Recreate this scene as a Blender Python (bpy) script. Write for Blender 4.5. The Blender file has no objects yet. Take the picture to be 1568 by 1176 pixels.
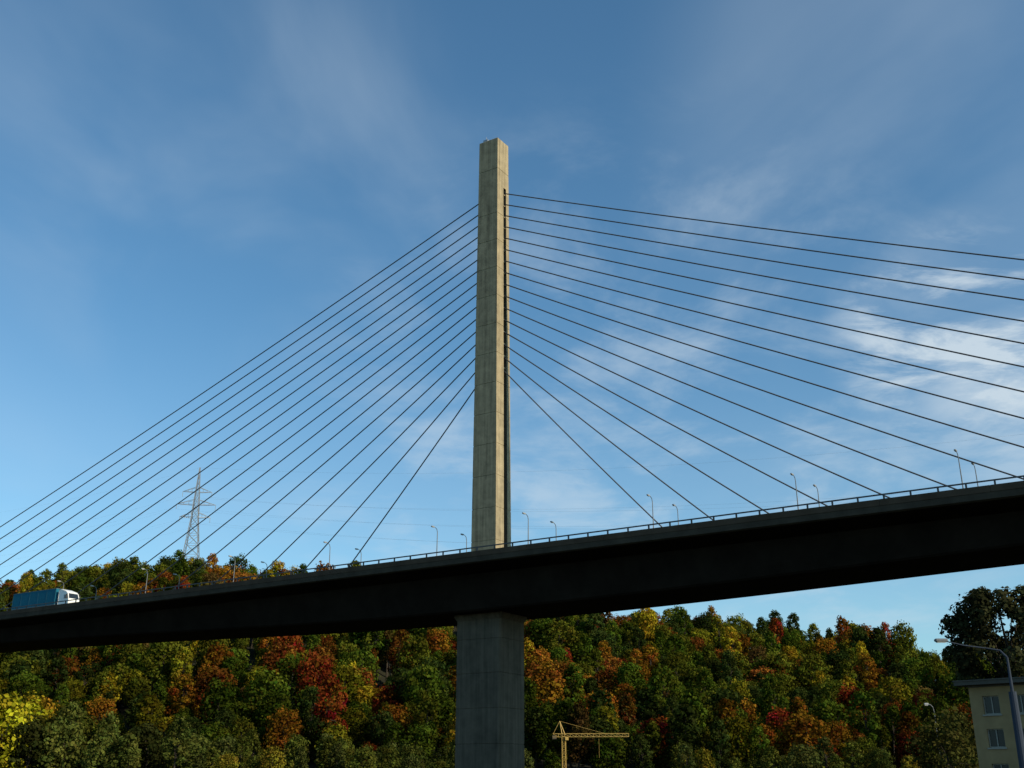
import bpy, math, random
import numpy as np
from mathutils import Vector, Matrix
random.seed(7); rng=np.random.default_rng(11)
scene=bpy.context.scene
R=math.radians

# ---------------------------------------------------------------- helpers
class MB:
    def __init__(s): s.v=[]; s.f=[]; s.m=[]
    def quadring(s,rings,mat=0,caps=True,close=True):
        n=len(rings[0]); b=len(s.v)
        for r in rings: s.v+= [tuple(p) for p in r]
        for i in range(len(rings)-1):
            for j in range(n if close else n-1):
                k=(j+1)%n
                s.f.append((b+i*n+j,b+i*n+k,b+(i+1)*n+k,b+(i+1)*n+j)); s.m.append(mat)
        if caps:
            s.f.append(tuple(b+j for j in range(n))[::-1]); s.m.append(mat)
            s.f.append(tuple(b+(len(rings)-1)*n+j for j in range(n))); s.m.append(mat)
    def box(s,x0,x1,y0,y1,z0,z1,mat=0):
        s.quadring([[(x0,y0,z0),(x1,y0,z0),(x1,y1,z0),(x0,y1,z0)],[(x0,y0,z1),(x1,y0,z1),(x1,y1,z1),(x0,y1,z1)]],mat)
    def cbox(s,x0,x1,y0,y1,z0,z1,c,mat=0):
        def r(i,z): 
            a,b_,e,g=x0+i,x1-i,y0+i,y1-i
            return [(a+c,e,z),(b_-c,e,z),(b_,e+c,z),(b_,g-c,z),(b_-c,g,z),(a+c,g,z),(a,g-c,z),(a,e+c,z)]
        s.quadring([r(c,z0),r(0,z0+c),r(0,z1-c),r(c,z1)],mat)
    def tube(s,p,q,r0,r1=None,n=6,mat=0,caps=True):
        if r1 is None: r1=r0
        s.path([Vector(p),Vector(q)],[r0,r1],n,mat,caps)
    def path(s,pts,rs,n=6,mat=0,caps=True):
        pts=[Vector(p) for p in pts]; rings=[]
        a=None
        for i,p in enumerate(pts):
            d=(pts[min(i+1,len(pts)-1)]-pts[max(i-1,0)]).normalized()
            if a is None: a=d.orthogonal().normalized()
            else: a=(a-d*a.dot(d)).normalized()
            b=d.cross(a)
            rings.append([p+(a*math.cos(t)+b*math.sin(t))*rs[i] for t in [2*math.pi*k/n for k in range(n)]])
        s.quadring(rings,mat,caps)
    def obj(s,name,mats,parent=None,smooth=False):
        me=bpy.data.meshes.new(name); me.from_pydata(s.v,[],s.f)
        for m in mats: me.materials.append(m)
        me.polygons.foreach_set("material_index",s.m)
        if smooth: me.polygons.foreach_set("use_smooth",[True]*len(s.f))
        me.update()
        o=bpy.data.objects.new(name,me); scene.collection.objects.link(o)
        if parent: o.parent=parent
        return o
def empty(name,loc=(0,0,0),rz=0):
    o=bpy.data.objects.new(name,None); scene.collection.objects.link(o); o.location=loc; o.rotation_euler=(0,0,rz); return o

def mat(name,col,rough=.8,metal=0,var=.0,scale=1.0,streak=False,bump=0,spec=.3):
    m=bpy.data.materials.new(name); m.use_nodes=True; nt=m.node_tree; b=nt.nodes["Principled BSDF"]
    b.inputs["Base Color"].default_value=(*col,1); b.inputs["Roughness"].default_value=rough; b.inputs["Metallic"].default_value=metal
    b.inputs["Specular IOR Level"].default_value=spec
    if var>0:
        tc=nt.nodes.new("ShaderNodeTexCoord"); n=nt.nodes.new("ShaderNodeTexNoise"); n.inputs["Scale"].default_value=scale; n.inputs["Detail"].default_value=8; n.inputs["Roughness"].default_value=.65
        nt.links.new(tc.outputs["Object"],n.inputs["Vector"])
        src=n.outputs["Fac"]
        if streak:
            mp=nt.nodes.new("ShaderNodeMapping"); mp.inputs["Scale"].default_value=(1.6,1.6,.06)
            n2=nt.nodes.new("ShaderNodeTexNoise"); n2.inputs["Scale"].default_value=1.5; n2.inputs["Detail"].default_value=6
            nt.links.new(tc.outputs["Object"],mp.inputs["Vector"]); nt.links.new(mp.outputs[0],n2.inputs["Vector"])
            mm=nt.nodes.new("ShaderNodeMath"); mm.operation='ADD'; nt.links.new(src,mm.inputs[0]); nt.links.new(n2.outputs["Fac"],mm.inputs[1])
            m2=nt.nodes.new("ShaderNodeMath"); m2.operation='MULTIPLY'; m2.inputs[1].default_value=.5; nt.links.new(mm.outputs[0],m2.inputs[0]); src=m2.outputs[0]
        cr=nt.nodes.new("ShaderNodeMapRange"); cr.inputs["From Min"].default_value=.3; cr.inputs["From Max"].default_value=.7
        cr.inputs["To Min"].default_value=1-var; cr.inputs["To Max"].default_value=1+var
        nt.links.new(src,cr.inputs["Value"])
        vm=nt.nodes.new("ShaderNodeVectorMath"); vm.operation='SCALE'; vm.inputs[0].default_value=col
        nt.links.new(cr.outputs[0],vm.inputs["Scale"]); nt.links.new(vm.outputs[0],b.inputs["Base Color"])
        if bump:
            bp=nt.nodes.new("ShaderNodeBump"); bp.inputs["Strength"].default_value=bump; bp.inputs["Distance"].default_value=.05
            nt.links.new(n.outputs["Fac"],bp.inputs["Height"]); nt.links.new(bp.outputs[0],b.inputs["Normal"])
    return m

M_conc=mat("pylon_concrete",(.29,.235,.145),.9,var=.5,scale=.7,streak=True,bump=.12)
M_groove=mat("groove_shade_concrete",(.10,.085,.06),.9,var=.3,scale=.8)  # pylon groove's shade painted in as a darker concrete colour
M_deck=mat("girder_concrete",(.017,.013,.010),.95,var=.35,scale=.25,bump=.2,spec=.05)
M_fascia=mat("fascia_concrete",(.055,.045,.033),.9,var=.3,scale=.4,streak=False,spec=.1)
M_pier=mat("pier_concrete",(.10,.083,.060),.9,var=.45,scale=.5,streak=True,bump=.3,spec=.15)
M_asph=mat("asphalt",(.05,.05,.052),.9,var=.2,scale=2)
M_cable=mat("cable_sheath",(.08,.08,.085),.6,spec=.25)
M_steel=mat("galvanised_steel",(.33,.34,.35),.45,.6,var=.1,scale=3)
M_dsteel=mat("weathered_steel",(.16,.17,.18),.6,.4,var=.15,scale=2)

# ---------------------------------------------------------------- leaf material
def leafmat(name):
    m=bpy.data.materials.new(name); m.use_nodes=True; nt=m.node_tree; nt.nodes.clear()
    out=nt.nodes.new("ShaderNodeOutputMaterial"); oi=nt.nodes.new("ShaderNodeObjectInfo")
    at=nt.nodes.new("ShaderNodeAttribute"); at.attribute_name="leafvar"; sp=nt.nodes.new("ShaderNodeSeparateColor"); nt.links.new(at.outputs["Color"],sp.inputs[0])
    hs=nt.nodes.new("ShaderNodeHueSaturation")
    nt.links.new(sp.outputs[0],hs.inputs["Hue"]); nt.links.new(oi.outputs["Color"],hs.inputs["Color"])
    mu=nt.nodes.new("ShaderNodeMath"); mu.operation='MULTIPLY'; mu.inputs[1].default_value=2; nt.links.new(sp.outputs[1],mu.inputs[0]); nt.links.new(mu.outputs[0],hs.inputs["Value"])
    d=nt.nodes.new("ShaderNodeBsdfDiffuse"); t=nt.nodes.new("ShaderNodeBsdfTranslucent"); mx=nt.nodes.new("ShaderNodeMixShader"); mx.inputs[0].default_value=.2
    nt.links.new(hs.outputs[0],d.inputs[0]); nt.links.new(hs.outputs[0],t.inputs[0])
    nt.links.new(d.outputs[0],mx.inputs[1]); nt.links.new(t.outputs[0],mx.inputs[2]); nt.links.new(mx.outputs[0],out.inputs[0])
    return m
M_leaf=leafmat("foliage"); M_bark=mat("bark",(.045,.036,.027),.95,var=.3,scale=3)

def leaves(centres,radii,per,size,rg,flat=.8):
    C=np.repeat(centres,per,axis=0); Rr=np.repeat(radii,per)
    N=len(C)
    d=rg.normal(size=(N,3)); d[:,2]+=.25; d/=np.linalg.norm(d,axis=1)[:,None]
    pos=C+d*(Rr*rg.uniform(.55,1.25,N))[:,None]*np.array([1,1,flat])
    nrm=d+rg.normal(size=(N,3))*.4; nrm/=np.linalg.norm(nrm,axis=1)[:,None]
    a=np.cross(nrm,rg.normal(size=(N,3))); a/=np.linalg.norm(a,axis=1)[:,None]; b=np.cross(nrm,a)
    s=(size*rg.uniform(.5,1.3,N))[:,None]
    q=np.stack([pos-a*s*.5-b*s*.2,pos+b*s*-.45+a*s*.1,pos+a*s*.55+b*s*.1,pos+b*s*.5],axis=1).reshape(-1,3)
    K=len(centres)
    hue=np.repeat(rg.uniform(.475,.525,K),per)+rg.normal(size=N)*.012
    val=np.repeat(rg.uniform(.28,.68,K),per)*rg.uniform(.65,1.35,N)
    return q,hue,np.clip(val,.1,1)
def treemesh(name,rg,h=13,cr=4.4,ch=9,nclump=24,per=80,size=.75,limbs=7,rmin=1.3,rmax=2.2,trunk=.3,peak=.42):
    mb=MB(); base=h-ch
    top=Vector((rg.normal()*.3,rg.normal()*.3,h-1.8))
    pts=[Vector((0,0,-2)),Vector((rg.normal()*.15,rg.normal()*.15,base*.6)),Vector((rg.normal()*.3,rg.normal()*.3,base+ch*.4)),top]
    mb.path(pts,[trunk,trunk*.8,trunk*.5,trunk*.12],7,0)
    cs=[];rs=[]
    for i in range(nclump):
        zz=base+ch*(.1+.85*(i+.5)/nclump)
        rel=(zz-base)/ch; prof=math.sqrt(max(.05,1-((rel-peak)/.62)**2))
        r=rg.uniform(rmin,rmax); an=i*2.4+rg.uniform(-.5,.5); rad=max(0,cr*prof-r*.6)*math.sqrt(rg.uniform(.35,1.1))
        cs.append((math.cos(an)*rad,math.sin(an)*rad,zz-.2)); rs.append(r)
    for i in range(limbs):
        c=Vector(cs[int(i*nclump/limbs)]); st=pts[1].lerp(pts[2],rg.uniform(.3,1))
        mid=st.lerp(c,.5)+Vector((0,0,.4)); mb.path([st,mid,c],[trunk*.38,trunk*.22,trunk*.07],5,0)
    q,hue,val=leaves(np.array(cs),np.array(rs),per,size,rg)
    b=len(mb.v); mb.v+= [tuple(p) for p in q]
    nf=len(q)//4
    mb.f+=[(b+4*i,b+4*i+1,b+4*i+2,b+4*i+3) for i in range(nf)]; mb.m+=[1]*nf
    me=bpy.data.meshes.new(name); me.from_pydata(mb.v,[],mb.f); me.materials.append(M_bark); me.materials.append(M_leaf)
    me.polygons.foreach_set("material_index",mb.m)
    at=me.attributes.new("leafvar",'FLOAT_COLOR','POINT'); col=np.full((len(mb.v),4),.5,dtype=np.float32); col[b:,0]=np.repeat(hue,4); col[b:,1]=np.repeat(val,4)
    at.data.foreach_set("color",col.ravel()); me.update(); return me

# ---------------------------------------------------------------- terrain
CX=[-1500,-900,-400,-250,-115,-40,12,98,163,190,208,280,500,1500]
CZ=[60,80,86,84,83,76,68,58,50,42,35,24,14,8]
def sstep(t): t=np.clip(t,0,1); return t*t*(3-2*t)
def hill(x,y):
    c=np.interp(x,CX,CZ)
    t=(y-300-12*np.sin(x*.02))/225
    h=c*(.45*np.clip(t,0,1)+.55*sstep(t))
    h=h*np.clip(1-(y-540)*.0012,.2,1)
    return h+ (np.sin(x*.045+y*.03)*2.6+np.sin(x*.11-y*.06)*1.3)*np.clip(t*2,0,1)
xs=np.concatenate([np.linspace(-4000,-520,14),np.arange(-500,501,9.0),np.linspace(520,4000,14)])
ys=np.concatenate([np.linspace(-2500,-50,10),np.arange(0,280,20.0),np.arange(285,640,8.0),np.linspace(680,6000,20)])
X,Y=np.meshgrid(xs,ys); Z=hill(X,Y)
nx=len(xs); gv=np.stack([X.ravel(),Y.ravel(),Z.ravel()],1)
gf=[(j*nx+i,j*nx+i+1,(j+1)*nx+i+1,(j+1)*nx+i) for j in range(len(ys)-1) for i in range(nx-1)]
me=bpy.data.meshes.new("ground"); me.from_pydata(gv.tolist(),[],gf); me.polygons.foreach_set("use_smooth",[True]*len(gf))
me.materials.append(mat("grass_and_undergrowth",(.016,.016,.007),1,var=.4,scale=.15))
g=bpy.data.objects.new("ground",me); scene.collection.objects.link(g)

# ---------------------------------------------------------------- forest
forest=empty("autumn_forest",(0,400,0))
variants=[]
for i in range(11):
    if i<7: kw=dict(h=rng.uniform(12.5,16),cr=rng.uniform(3.8,5.8),ch=rng.uniform(9,11.5),per=90,size=.64,nclump=26)
    else: kw=dict(h=rng.uniform(15,18.5),cr=rng.uniform(2.6,3.5),ch=rng.uniform(11,13),peak=.35,rmin=.8,rmax=1.5,per=80,size=.58)
    variants.append(treemesh("forest_tree_mesh%d"%i,np.random.default_rng(50+i),**kw))
PAL=[((.055,.078,.008),.30),((.088,.094,.010),.22),((.030,.043,.009),.17),((.145,.13,.010),.08),((.25,.175,.012),.035),((.20,.088,.010),.09),((.15,.055,.010),.065),((.19,.036,.010),.025),((.09,.058,.016),.03)]
def fcol(x,y):
    w=np.array([p[1] for p in PAL]); 
    k=math.sin(x*.035+1.3)*math.sin(y*.05+x*.012)+.35*math.sin(x*.09+y*.07)
    w[4:8]*=max(.2,1+2.1*k); w[2]*=max(.3,1-1.6*k)
    w/=w.sum(); c=np.array(PAL[rng.choice(len(PAL),p=w)][0])
    return c*rng.uniform(.55,1.3)
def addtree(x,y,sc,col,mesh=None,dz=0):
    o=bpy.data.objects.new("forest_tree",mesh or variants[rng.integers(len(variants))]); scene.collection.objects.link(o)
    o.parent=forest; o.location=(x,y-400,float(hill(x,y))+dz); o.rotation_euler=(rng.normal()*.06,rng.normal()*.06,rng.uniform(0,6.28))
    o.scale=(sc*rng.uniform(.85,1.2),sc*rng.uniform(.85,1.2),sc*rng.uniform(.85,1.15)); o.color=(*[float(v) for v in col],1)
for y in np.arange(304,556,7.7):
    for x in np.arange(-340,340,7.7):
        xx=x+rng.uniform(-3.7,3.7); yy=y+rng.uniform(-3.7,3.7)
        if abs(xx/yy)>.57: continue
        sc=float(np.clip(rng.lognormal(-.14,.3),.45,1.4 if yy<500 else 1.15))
        addtree(xx,yy,sc,fcol(xx,yy)*(.72+.38*min(1,max(0,(yy-300)/120))),dz=-1)  # tree colour darkened toward the slope foot, shade painted in
# bigger trees along the foot of the slope
for x in np.arange(-165,150,6.5):
    for row in range(3):
        xx=x+rng.uniform(-2.5,2.5); yy=268+row*12+rng.uniform(-3,3)
        if x<-113: sc=rng.uniform(1.35,1.6)
        elif x<-75: sc=rng.uniform(.85,1.15)
        elif x<-10: sc=rng.uniform(.5,.9)
        else: sc=rng.uniform(.45,.8)
        if 2<xx<40 and yy<296: continue
        r=rng.random()
        if x<-113: c=(.30,.28,.015) if r<.65 else (.06,.065,.010)
        elif x<-75: c=(.085,.10,.02) if r<.5 else (.03,.036,.009)
        else: c=(.08,.088,.014) if r<.3 else ((.042,.052,.010) if r<.6 else ((.06,.07,.017) if r<.85 else (.17,.14,.015)))
        addtree(xx,yy,sc,np.array(c)*rng.uniform(.75,1.2),dz=-2)

# ---------------------------------------------------------------- bridge (local x along deck, y across, z up)
RZ=-R(32.67); E0=(-2.96,150.4,0)
bridge=empty("cable_stayed_bridge",E0,RZ)
PS,PW=-8.0,12.0
S0,S1=-330,235
def zbot(s): return 24.5+2.9*(1-math.exp(-((s-PS)/85)**2))
mb=MB()
def prof(s):
    zb=zbot(s)
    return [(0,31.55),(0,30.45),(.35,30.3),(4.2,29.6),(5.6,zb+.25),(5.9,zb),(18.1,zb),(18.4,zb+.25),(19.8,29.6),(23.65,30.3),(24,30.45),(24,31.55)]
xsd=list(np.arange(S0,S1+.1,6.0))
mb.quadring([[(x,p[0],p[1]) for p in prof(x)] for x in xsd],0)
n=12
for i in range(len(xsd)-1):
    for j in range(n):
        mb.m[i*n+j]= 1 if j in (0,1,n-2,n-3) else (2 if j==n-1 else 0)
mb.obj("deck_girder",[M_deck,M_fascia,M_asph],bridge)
mb=MB()
for (a,b) in ((-.06,.4),(23.6,24.06)):
    x=S0
    while x<S1:
        mb.box(x,x+11.96,a,b,31.2,31.95,0); x+=12
mb.box(S0,S1,11.0,11.3,31.56,32.3,0); mb.box(S0,S1,12.7,13.0,31.56,32.3,0)
mb.obj("edge_kerb",[M_fascia],bridge)
mb=MB()
for yy in (.17,23.83):
    mb.box(S0,S1,yy-.07,yy+.07,32.42,32.58,0)
    x=S0+.5
    while x<S1: mb.box(x-.1,x+.1,yy-.06,yy+.06,31.95,32.42,0); x+=3
mb.obj("guard_rail",[mat("rail_paint",(.07,.075,.08),.6,.2)],bridge)
# pylon
ZB,ZT=31.5,107.3
def pring(z,ins=0,gd=1.3):
    t=(z-ZB)/(ZT-ZB); ha=2.28+(1.93-2.28)*t-ins; hb=2.2+(1.7-2.2)*t-ins
    g0=.12-.02*(1-t); g1=.9+.25*(1-t)
    pts=[(-ha,-hb),(ha,-hb),(ha,g0),(ha-gd,g0),(ha-gd,g1),(ha,g1),(ha,hb),(-ha,hb),(-ha,g1),(-ha+gd,g1),(-ha+gd,g0),(-ha,g0)]
    return [(PS+a,PW+b,z) for a,b in pts]
mb=MB(); rings=[pring(ZB)]
z=ZB+4.2
while z<97:
    rings+=[pring(z-.07),pring(z-.04,.05),pring(z+.04,.05),pring(z+.07)]; z+=5.15
rings+=[pring(98.0),pring(98.01,0,.02)]
rings+=[pring(101.0,0,.02),pring(101.04,.05,.02),pring(101.12,.05,.02),pring(101.16,0,.02),pring(ZT-.12,0,.02),pring(ZT,.12,.02)]
mb.quadring(rings,0)
for i in range(len(rings)-1):
    if rings[i][0][2]<98.005:
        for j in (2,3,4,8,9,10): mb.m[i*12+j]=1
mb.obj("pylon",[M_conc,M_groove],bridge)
mb=MB(); mb.box(PS-1.4,PS-.5,PW-1.3,PW-.5,ZT,ZT+.6); mb.tube((PS-1,PW-.9,ZT+.6),(PS-1,PW-.9,ZT+1.3),.05)
mb.box(PS+.5,PS+1.3,PW-.5,PW+.5,ZT,ZT+.25)
mb.obj("aviation_light_housing",[M_steel],bridge)
# pier
mb=MB()
def pr(z,f=0,ins=0):
    a=3.95+f-ins; b=3.4+f-ins; c=.25
    return [(PS-a+c,PW-b,z),(PS+a-c,PW-b,z),(PS+a,PW-b+c,z),(PS+a,PW+b-c,z),(PS+a-c,PW+b,z),(PS-a+c,PW+b,z),(PS-a,PW+b-c,z),(PS-a,PW-b+c,z)]
rings=[pr(-3)]
z=1.2
while z<21:
    rings+=[pr(z-.09),pr(z-.05,0,.06),pr(z+.05,0,.06),pr(z+.09)]; z+=4.9
rings+=[pr(23.6),pr(24.2,.35),pr(24.55,.35)]
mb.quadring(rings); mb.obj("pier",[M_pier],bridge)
mb=MB()
for s in (-232,150):
    for (a,b) in ((6.5,9.5),(14.5,17.5)): mb.box(s-1.5,s+1.5,a,b,-3,27.5)
mb.obj("side_pier",[M_pier],bridge)
# cables
NC=16
mb=MB(); ma=MB()
for k in range(NC):
    za=65.3+(97.6-65.3)*k/(NC-1); t=(za-ZB)/(ZT-ZB); ha=2.28-.35*t
    for sd,s_first,s_last in ((1,32,158),(-1,32,207)):
        L=s_first+(s_last-s_first)*k/(NC-1)
        p=Vector((PS+sd*(ha-1.3),PW+.52,za)); q=Vector((PS+sd*L,PW,31.6))
        pts=[]; N=14; sag=L*.008
        for i in range(N+1):
            f=i/N; v=p.lerp(q,f); v.z-=4*sag*f*(1-f); pts.append(v)
        mb.path(pts,[.1]*(N+1),8)
        d=(pts[1]-pts[0]).normalized()
        ma.tube(p-d*.1,p+d*1.0,.2,.16,8)
        e=(pts[-2]-pts[-1]).normalized(); ma.tube(q,q+e*2.2,.2,.15,8)
        ma.box(PS+sd*(ha-.45)-.3,PS+sd*(ha-.45)+.3,PW+.14,PW+.9,za-.85,za-.65,1)
mb.obj("stay_cables",[M_cable],bridge,True); ma.obj("cable_anchorages",[M_dsteel,M_conc],bridge)

# street lamps on the deck
def lampmesh():
    mb=MB(); H=6.6
    mb.tube((0,0,0),(0,0,.5),.14,.14,8); mb.tube((0,0,.5),(0,0,H-.6),.09,.055,8)
    pts=[Vector((0,0,H-.6)),Vector((0,-.15,H-.15)),Vector((0,-.5,H+.05)),Vector((0,-.9,H+.1))]
    mb.path(pts,[.055,.05,.045,.04],6)
    mb.cbox(-.14,.14,-1.6,-.85,H+.02,H+.2,.05,1); mb.box(-.1,.1,-1.5,-1.0,H-.01,H+.02,2)
    return mb
ML2=mat("lamp_housing",(.3,.31,.32),.5); MG=mat("lamp_glass",(.5,.5,.45),.2)
def brpt(s,w,z):
    c,sn=math.cos(RZ),math.sin(RZ); return (E0[0]+s*c-w*sn,E0[1]+s*sn+w*c,z)
lm0=lampmesh().obj("street_lamp",[M_dsteel,ML2,MG]); first=True
for s in (61.9,41.9,21.5,1.2,-15.5,-37.5,-59.9,-83.1,-108,-131,-155,83,105):
    for w,fl in ((8,0),(15.2,0)):
        if first: o=lm0; first=False
        else: o=bpy.data.objects.new("street_lamp",lm0.data); scene.collection.objects.link(o)
        o.location=brpt(s+(0 if w==8 else .6),w,31.55); o.rotation_euler=(R(random.uniform(-.7,.7)),R(random.uniform(-.7,.7)),RZ+fl)

# ---------------------------------------------------------------- truck
truck=empty("articulated_truck",brpt(-107.5,4.2,31.56),RZ)
M_teal=mat("teal_curtain",(.012,.125,.19),.75,var=.15,scale=1.5,spec=.1); M_white=mat("white_cab_paint",(.8,.8,.78),.35)
M_tyre=mat("tyre_rubber",(.02,.02,.02),.9); M_glass=mat("dark_glass",(.02,.025,.03),.08,spec=.8); M_chas=mat("chassis",(.04,.04,.04),.7); M_silver=mat("trailer_frame",(.10,.14,.16),.6)
M_rib=mat("curtain_strap",(.015,.09,.13),.7)
mb=MB()
mb.cbox(-9,4.6,-1.28,1.28,1.25,4.3,.06,0)
mb.box(-9.03,4.63,-1.3,1.3,1.12,1.28,1); mb.box(-9.03,4.63,-1.31,1.31,4.23,4.32,1)
for x in np.arange(-9,4.7,2.7): mb.box(x-.03,x+.03,-1.3,1.3,1.28,4.23,2)
mb.obj("trailer_body",[M_teal,M_silver,M_rib],truck)
mb=MB(); mb.box(-9,8.2,-.5,.5,.75,1.1,0); mb.box(-3.5,2.5,-1.25,-1.2,.5,1.05,0); mb.box(-9.1,-8.95,-1.2,1.2,.4,.9,0)
mb.obj("chassis",[M_chas],truck)
mb=MB()
for x in (-7.4,-6.05,-4.7,4.3,7.5):
    for y0,y1 in ((-1.27,-.9),(.9,1.27)):
        mb.tube((x,y0,.52),(x,y1,.52),.52,.52,20,0); mb.tube((x,y0-.01 if y0<0 else y0,.52),(x,y0+.05,.52),.25,.25,12,1)
mb.obj("wheels",[M_tyre,M_silver],truck)
mb=MB()
side=[(5.5,.9),(8.55,.5),(8.65,1.6),(8.55,2.2),(8.2,3.1),(7.6,3.5),(5.9,4.05),(5.5,4.05)]
mb.quadring([[(x,-1.15,z) for x,z in side],[(x,-1.24,z) for x,z in side],[(x,1.24,z) for x,z in side],[(x,1.15,z) for x,z in side]],0)
mb.quadring([[(8.585,-1.08,2.15),(8.585,1.08,2.15),(8.22,1.0,3.08),(8.22,-1.0,3.08)],[(8.6,-1.08,2.16),(8.6,1.08,2.16),(8.24,1.0,3.09),(8.24,-1.0,3.09)]],1)
for y in (-1.26,1.245): mb.box(7.2,8.1,y,y+.015,2.15,2.9,1)
mb.box(8.56,8.7,-1.2,1.2,.45,.85,2)
for y in (-1.55,1.35): mb.box(8.2,8.35,y,y+.2,2.1,2.9,2)
mb.obj("cab",[M_white,M_glass,M_chas],truck)

# ---------------------------------------------------------------- transmission tower & wires
def ttower(name,loc,rz,H,bw):
    mb=MB()
    def hw(z):
        t=z/H
        return bw*(1-t/.62)*.5+1.5*(t/.62) if t<.62 else 1.5*(1-(t-.62)/.38)+.15
    zs=[0,7,13.5,19.5,25,30,34.5,38.5,42,45,48,51,54,57,60,H]; zs=[z*H/64 if z!=H else H for z in zs]
    cor=lambda z:[(a*hw(z),b*hw(z),z) for a,b in ((-1,-1),(1,-1),(1,1),(-1,1))]
    for i in range(len(zs)-1):
        A=cor(zs[i]);B=cor(zs[i+1])
        for j in range(4):
            k=(j+1)%4
            mb.tube(A[j],B[j],.24,.22,4); mb.tube(A[j],B[k],.13,.13,4); mb.tube(A[k],B[j],.13,.13,4); mb.tube(B[j],B[k],.12,.12,4)
    tips=[]
    for z,w in ((H*.60,7.5),(H*.70,9.6),(H*.80,7.2)):
        for sd in (-1,1):
            tip=(sd*w,0,z+.2); tips.append(tip)
            for b in (-1,1):
                h0=hw(z)
                mb.tube((sd*h0,b*h0,z),tip,.16,.14,4); mb.tube((sd*h0*.9,b*h0*.9,z+2.6),tip,.14,.12,4)
                for f in (.3,.6):
                    p=Vector((sd*h0,b*h0,z)).lerp(Vector(tip),f); q=Vector((sd*h0*.9,b*h0*.9,z+2.6)).lerp(Vector(tip),f); mb.tube(p,q,.07,.07,4)
            mb.tube(tip,(tip[0],0,tip[2]-2.6),.12,.12,6)
    o=mb.obj(name,[M_steel]); o.location=loc; o.rotation_euler=(0,0,rz)
    M=Matrix.Translation(loc)@Matrix.Rotation(rz,4,'Z')
    return [M@Vector((t[0],t[1],t[2]-2.6)) for t in tips]+[M@Vector((0,0,H))]
z1=float(hill(-160,532)); t1=ttower("electricity_pylon",(-160,532,z1-1),R(8),151-z1,11)
t2=ttower("electricity_pylon",(320,320,30),R(30),95,10)
mb=MB()
for a,b in zip(t1,t2):
    N=30; pts=[]
    for i in range(N+1):
        f=i/N; v=a.lerp(b,f); v.z-=4*15*f*(1-f); pts.append(v)
    mb.path(pts,[.02]*(N+1),4)
    w=a+Vector((-260,60,-20)); pts=[]
    for i in range(N+1):
        f=i/N; v=a.lerp(w,f); v.z-=4*9*f*(1-f); pts.append(v)
    mb.path(pts,[.015]*(N+1),4)
mb.obj("power_lines",[M_steel])

# ---------------------------------------------------------------- tower crane
MY=mat("crane_paint",(.55,.36,.10),.5)
mb=MB()
def lattice(p,q,w,seg,r=.07,up=Vector((0,1,0))):
    p=Vector(p);q=Vector(q); d=(q-p); n=max(1,int(d.length/seg)); a=d.normalized().cross(up).normalized(); b=d.normalized().cross(a)
    C=lambda f:[p+d*f+(a*i+b*j)*w*.5 for i,j in ((-1,-1),(1,-1),(1,1),(-1,1))]
    for i in range(n):
        A=C(i/n);B=C((i+1)/n)
        for j in range(4):
            k=(j+1)%4; mb.tube(A[j],B[j],r,r,4); mb.tube(A[j],B[k],r*.7,r*.7,4); mb.tube(B[j],B[k],r*.7,r*.7,4)
lattice((0,0,0),(0,0,11.2),.9,1.4,.07); lattice((-2.8,0,11.5),(16.6,0,11.5),.8,1.4,.065)
mb.tube((-.4,0,11.5),(-1.0,0,15),.12,.09,5); mb.tube((.4,0,11.5),(-1.0,0,15),.12,.09,5); mb.tube((-1,0,15),(10.5,0,11.9),.035,.035,4); mb.tube((-1,0,15),(-2.7,0,11.9),.05,.05,4)
mb.box(-2.9,-1.9,-.4,.4,10.6,11.5,1); mb.box(.45,1.2,-.8,-.1,10.3,11.1,0); mb.box(-2,2,-2,2,-.5,.5,1); mb.tube((9,0,11.2),(9,0,6),.03,.03,4)
o=mb.obj("tower_crane",[MY,M_pier]); o.location=(13.3,290,0); o.rotation_euler=(0,0,R(-8))

# ---------------------------------------------------------------- building at right
bld=empty("office_building",(36.9,90,0),R(-45))
M_wall=mat("rendered_wall",(.28,.19,.09),.9,var=.2,scale=.6,bump=.2); M_roof=mat("roof_edge",(.08,.07,.055),.8,var=.2,scale=1); M_frame=mat("window_frame",(.25,.23,.19),.5)
mb=MB()
wx=[(1.0,2.3),(3.3,4.6),(5.9,7.2),(8.5,9.8),(11.1,12.4),(13.7,15.0)]; wz=[(1.2,2.8),(4.0,5.4),(6.5,7.9)]
xsw=[0]+[v for a in wx for v in a]+[18]; zsw=[0]+[v for a in wz for v in a]+[8.75]
for i in range(len(xsw)-1):
    for j in range(len(zsw)-1):
        if i%2==1 and j%2==1: continue
        mb.box(xsw[i],xsw[i+1],0,.35,zsw[j],zsw[j+1],0)
mb.box(0,.35,.35,12,0,8.75); mb.box(17.65,18,.35,12,0,8.75); mb.box(.35,17.65,11.65,12,0,8.75)
mb.obj("walls",[M_wall],bld)
mb=MB(); mb.box(-.8,18.8,-.8,12.8,8.76,9.05); mb.box(-.86,18.86,-.86,12.86,9.05,9.15); mb.box(-.05,18.05,-.05,12.05,8.6,8.755)
mb.obj("roof",[M_roof],bld)
mb=MB()
for a,b in wx:
    for c,d in wz:
        mb.box(a,b,.26,.28,c,d,1)
        mb.box(a,a+.08,.18,.26,c,d,0); mb.box(b-.08,b,.18,.26,c,d,0); mb.box(a+.08,b-.08,.18,.26,c,c+.08,0); mb.box(a+.08,b-.08,.18,.26,d-.08,d,0); mb.box((a+b)/2-.04,(a+b)/2+.04,.18,.26,c+.08,d-.08,0)
        mb.box(a-.1,b+.1,-.1,0,c-.12,c-.003,0)
mb.obj("windows",[M_frame,mat("window_glass",(.015,.018,.02),.2,spec=.3)],bld)
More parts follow.
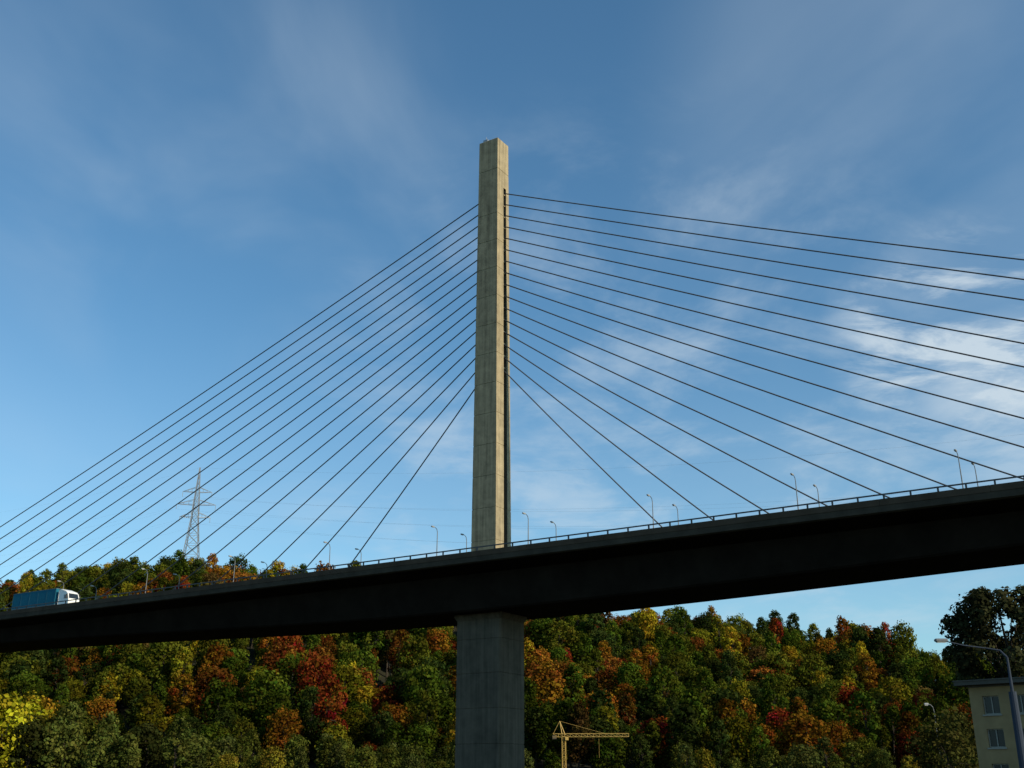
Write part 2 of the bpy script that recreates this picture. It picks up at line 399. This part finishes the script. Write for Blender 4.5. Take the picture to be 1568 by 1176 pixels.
# street lamp with long arm
mb=MB(); M_blue=mat("painted_steel_mast",(.04,.05,.07),.85,var=.1,spec=.1)
mb.tube((0,0,0),(0,0,6.2),.24,.2,12); mb.tube((0,0,6.2),(0,0,8.0),.09,.06,10)
pts=[Vector((0,0,8.0)),Vector((-.2,.3,8.4)),Vector((-.9,.5,8.55)),Vector((-2.0,.6,8.7)),Vector((-2.9,.7,8.93))]
mb.path(pts,[.06,.05,.04,.035,.03],8)
mb.cbox(-3.55,-2.85,.55,.85,8.9,9.08,.05,1); mb.box(-3.45,-2.95,.6,.8,8.87,8.9,2)
o=mb.obj("street_lamp",[M_blue,M_dsteel,MG]); o.location=(26.95,60,0)
# small far lamp
o=bpy.data.objects.new("street_lamp",lm0.data); scene.collection.objects.link(o); o.location=(81,215,0); o.rotation_euler=(0,0,R(-90)); o.scale=(1.1,1.1,2.2)

# tree at right
me=treemesh("deciduous_tree",np.random.default_rng(5),h=20.3,cr=5.8,ch=10.8,nclump=62,per=230,size=.38,limbs=16,rmin=.85,rmax=1.6,trunk=.35)
o=bpy.data.objects.new("deciduous_tree",me); scene.collection.objects.link(o); o.location=(50.2,112,0); o.color=(.035,.038,.016,1)
me2=treemesh("shrub_mesh",np.random.default_rng(9),h=6,cr=3,ch=5.2,nclump=20,per=110,size=.3,rmin=.7,rmax=1.3,trunk=.12)
for i,(x,y,s) in enumerate(((57,150,1.5),(63,158,1.8),(70,165,1.6),(76,172,1.9))):
    o=bpy.data.objects.new("shrub",me2); scene.collection.objects.link(o); o.location=(x,y,-.3); o.scale=(s,s,s); o.rotation_euler=(0,0,i*1.7); o.color=(.05,.05,.012,1)

# ---------------------------------------------------------------- light
sd=Vector((.842,-.54))+.03*Vector((-.54,-.842)); sd.normalize(); EL=R(27)
tosun=Vector((sd.x*math.cos(EL),sd.y*math.cos(EL),math.sin(EL)))
L=bpy.data.lights.new("sun","SUN"); L.energy=5; L.angle=R(.5); L.color=(1,.87,.64)
lo=bpy.data.objects.new("sun",L); scene.collection.objects.link(lo); lo.rotation_euler=tosun.to_track_quat('Z','Y').to_euler(); lo.location=(100,-100,150)
w=bpy.data.worlds.new("World"); scene.world=w; w.use_nodes=True; nt=w.node_tree; nt.nodes.clear()
N=nt.nodes.new; K=nt.links.new
out=N("ShaderNodeOutputWorld"); bg=N("ShaderNodeBackground"); bg.inputs[1].default_value=.115
sky=N("ShaderNodeTexSky"); sky.sky_type='NISHITA'; sky.sun_disc=False; sky.sun_elevation=EL; sky.sun_rotation=math.atan2(sd.x,sd.y); sky.air_density=1.0; sky.dust_density=.4; sky.ozone_density=1.2
tc=N("ShaderNodeTexCoord"); D=tc.outputs["Generated"]
def math_(op,a,b=None,c=None):
    n=N("ShaderNodeMath"); n.operation=op
    for i,x in enumerate((a,b,c)):
        if x is None: continue
        if isinstance(x,(int,float)): n.inputs[i].default_value=x
        else: K(x,n.inputs[i])
    return n.outputs[0]
sep=N("ShaderNodeSeparateXYZ"); K(D,sep.inputs[0])
zz=math_('ADD',math_('MAXIMUM',sep.outputs[2],0),.15)
cx=math_('DIVIDE',sep.outputs[0],zz); cy=math_('DIVIDE',sep.outputs[1],zz)
cmb=N("ShaderNodeCombineXYZ"); K(cx,cmb.inputs[0]); K(cy,cmb.inputs[1])
def noise(rot,scl,sc,det,ro,dist=0,off=(0,0,0)):
    mp=N("ShaderNodeMapping"); mp.inputs["Rotation"].default_value=(0,0,rot); mp.inputs["Scale"].default_value=scl; mp.inputs["Location"].default_value=off
    K(cmb.outputs[0],mp.inputs[0]); n=N("ShaderNodeTexNoise"); n.inputs["Scale"].default_value=sc; n.inputs["Detail"].default_value=det; n.inputs["Roughness"].default_value=ro; n.inputs["Distortion"].default_value=dist
    K(mp.outputs[0],n.inputs["Vector"]); return n.outputs["Fac"]
def rng_(v,a,b,c=0,d=1):
    n=N("ShaderNodeMapRange"); n.interpolation_type='SMOOTHSTEP'; K(v,n.inputs[0]); n.inputs[1].default_value=a; n.inputs[2].default_value=b; n.inputs[3].default_value=c; n.inputs[4].default_value=d; return n.outputs[0]
def blob(d,ang0,ang1):
    d=Vector(d).normalized(); n=N("ShaderNodeVectorMath"); n.operation='DOT_PRODUCT'; K(D,n.inputs[0]); n.inputs[1].default_value=d
    return rng_(n.outputs["Value"],math.cos(R(ang0)),math.cos(R(ang1)))
veil=noise(R(25),(1,.5,1),1.0,3,.5,.3); wisp=noise(R(35),(1.0,.55,1),2.4,5,.5,.5,(2,1,0)); puff=noise(0,(1,1,1),3.2,6,.6,.3)
puff2=noise(R(-12),(.7,1.3,1),5.5,6,.62,.4,(.4,.2,0))
m1=math_('MULTIPLY',math_('MULTIPLY',rng_(veil,.4,.75),rng_(wisp,.3,.8)),.18)
m2=math_('MULTIPLY',math_('MULTIPLY',blob((.405,.917,.385),6.5,1),rng_(puff2,.44,.66)),.75)
m3=math_('MULTIPLY',math_('MULTIPLY',blob((.12,.95,.27),22,3),rng_(puff,.42,.72)),.42)
m4=math_('MULTIPLY',math_('MULTIPLY',blob((.475,.942,.325),5,1),rng_(puff,.3,.55)),.5)
m5=math_('MULTIPLY',math_('MULTIPLY',blob((-.24,.87,.53),14,2),rng_(wisp,.36,.75)),.2)
m6=math_('MULTIPLY',rng_(sep.outputs[2],.42,.1),.15)
m7=math_('MULTIPLY',math_('MULTIPLY',blob((.36,.85,.58),15,2),rng_(wisp,.25,.75)),.19)
mask=math_('MINIMUM',math_('ADD',math_('ADD',math_('ADD',math_('ADD',m1,m2),math_('ADD',m3,m4)),math_('ADD',m5,m6)),m7),.88)
tint=N("ShaderNodeVectorMath"); tint.operation='MULTIPLY'; K(sky.outputs[0],tint.inputs[0]); tint.inputs[1].default_value=(.70,1.12,1.26)
mx=N("ShaderNodeMix"); mx.data_type='RGBA'; K(mask,mx.inputs[0]); K(tint.outputs[0],mx.inputs[6]); mx.inputs[7].default_value=(5.4,6.3,7.0,1)
K(mx.outputs[2],bg.inputs[0]); K(bg.outputs[0],out.inputs[0])

# ---------------------------------------------------------------- camera
cd=bpy.data.cameras.new("camera"); cd.sensor_width=36; cd.lens=18/math.tan(R(25.5)); cd.clip_end=12000; cd.clip_start=.2
co=bpy.data.objects.new("camera",cd); scene.collection.objects.link(co); co.location=(0,0,2); co.rotation_euler=(R(110),0,0)
scene.camera=co
scene.view_settings.view_transform='Standard'; scene.view_settings.look='None'; scene.view_settings.exposure=0; scene.view_settings.gamma=1
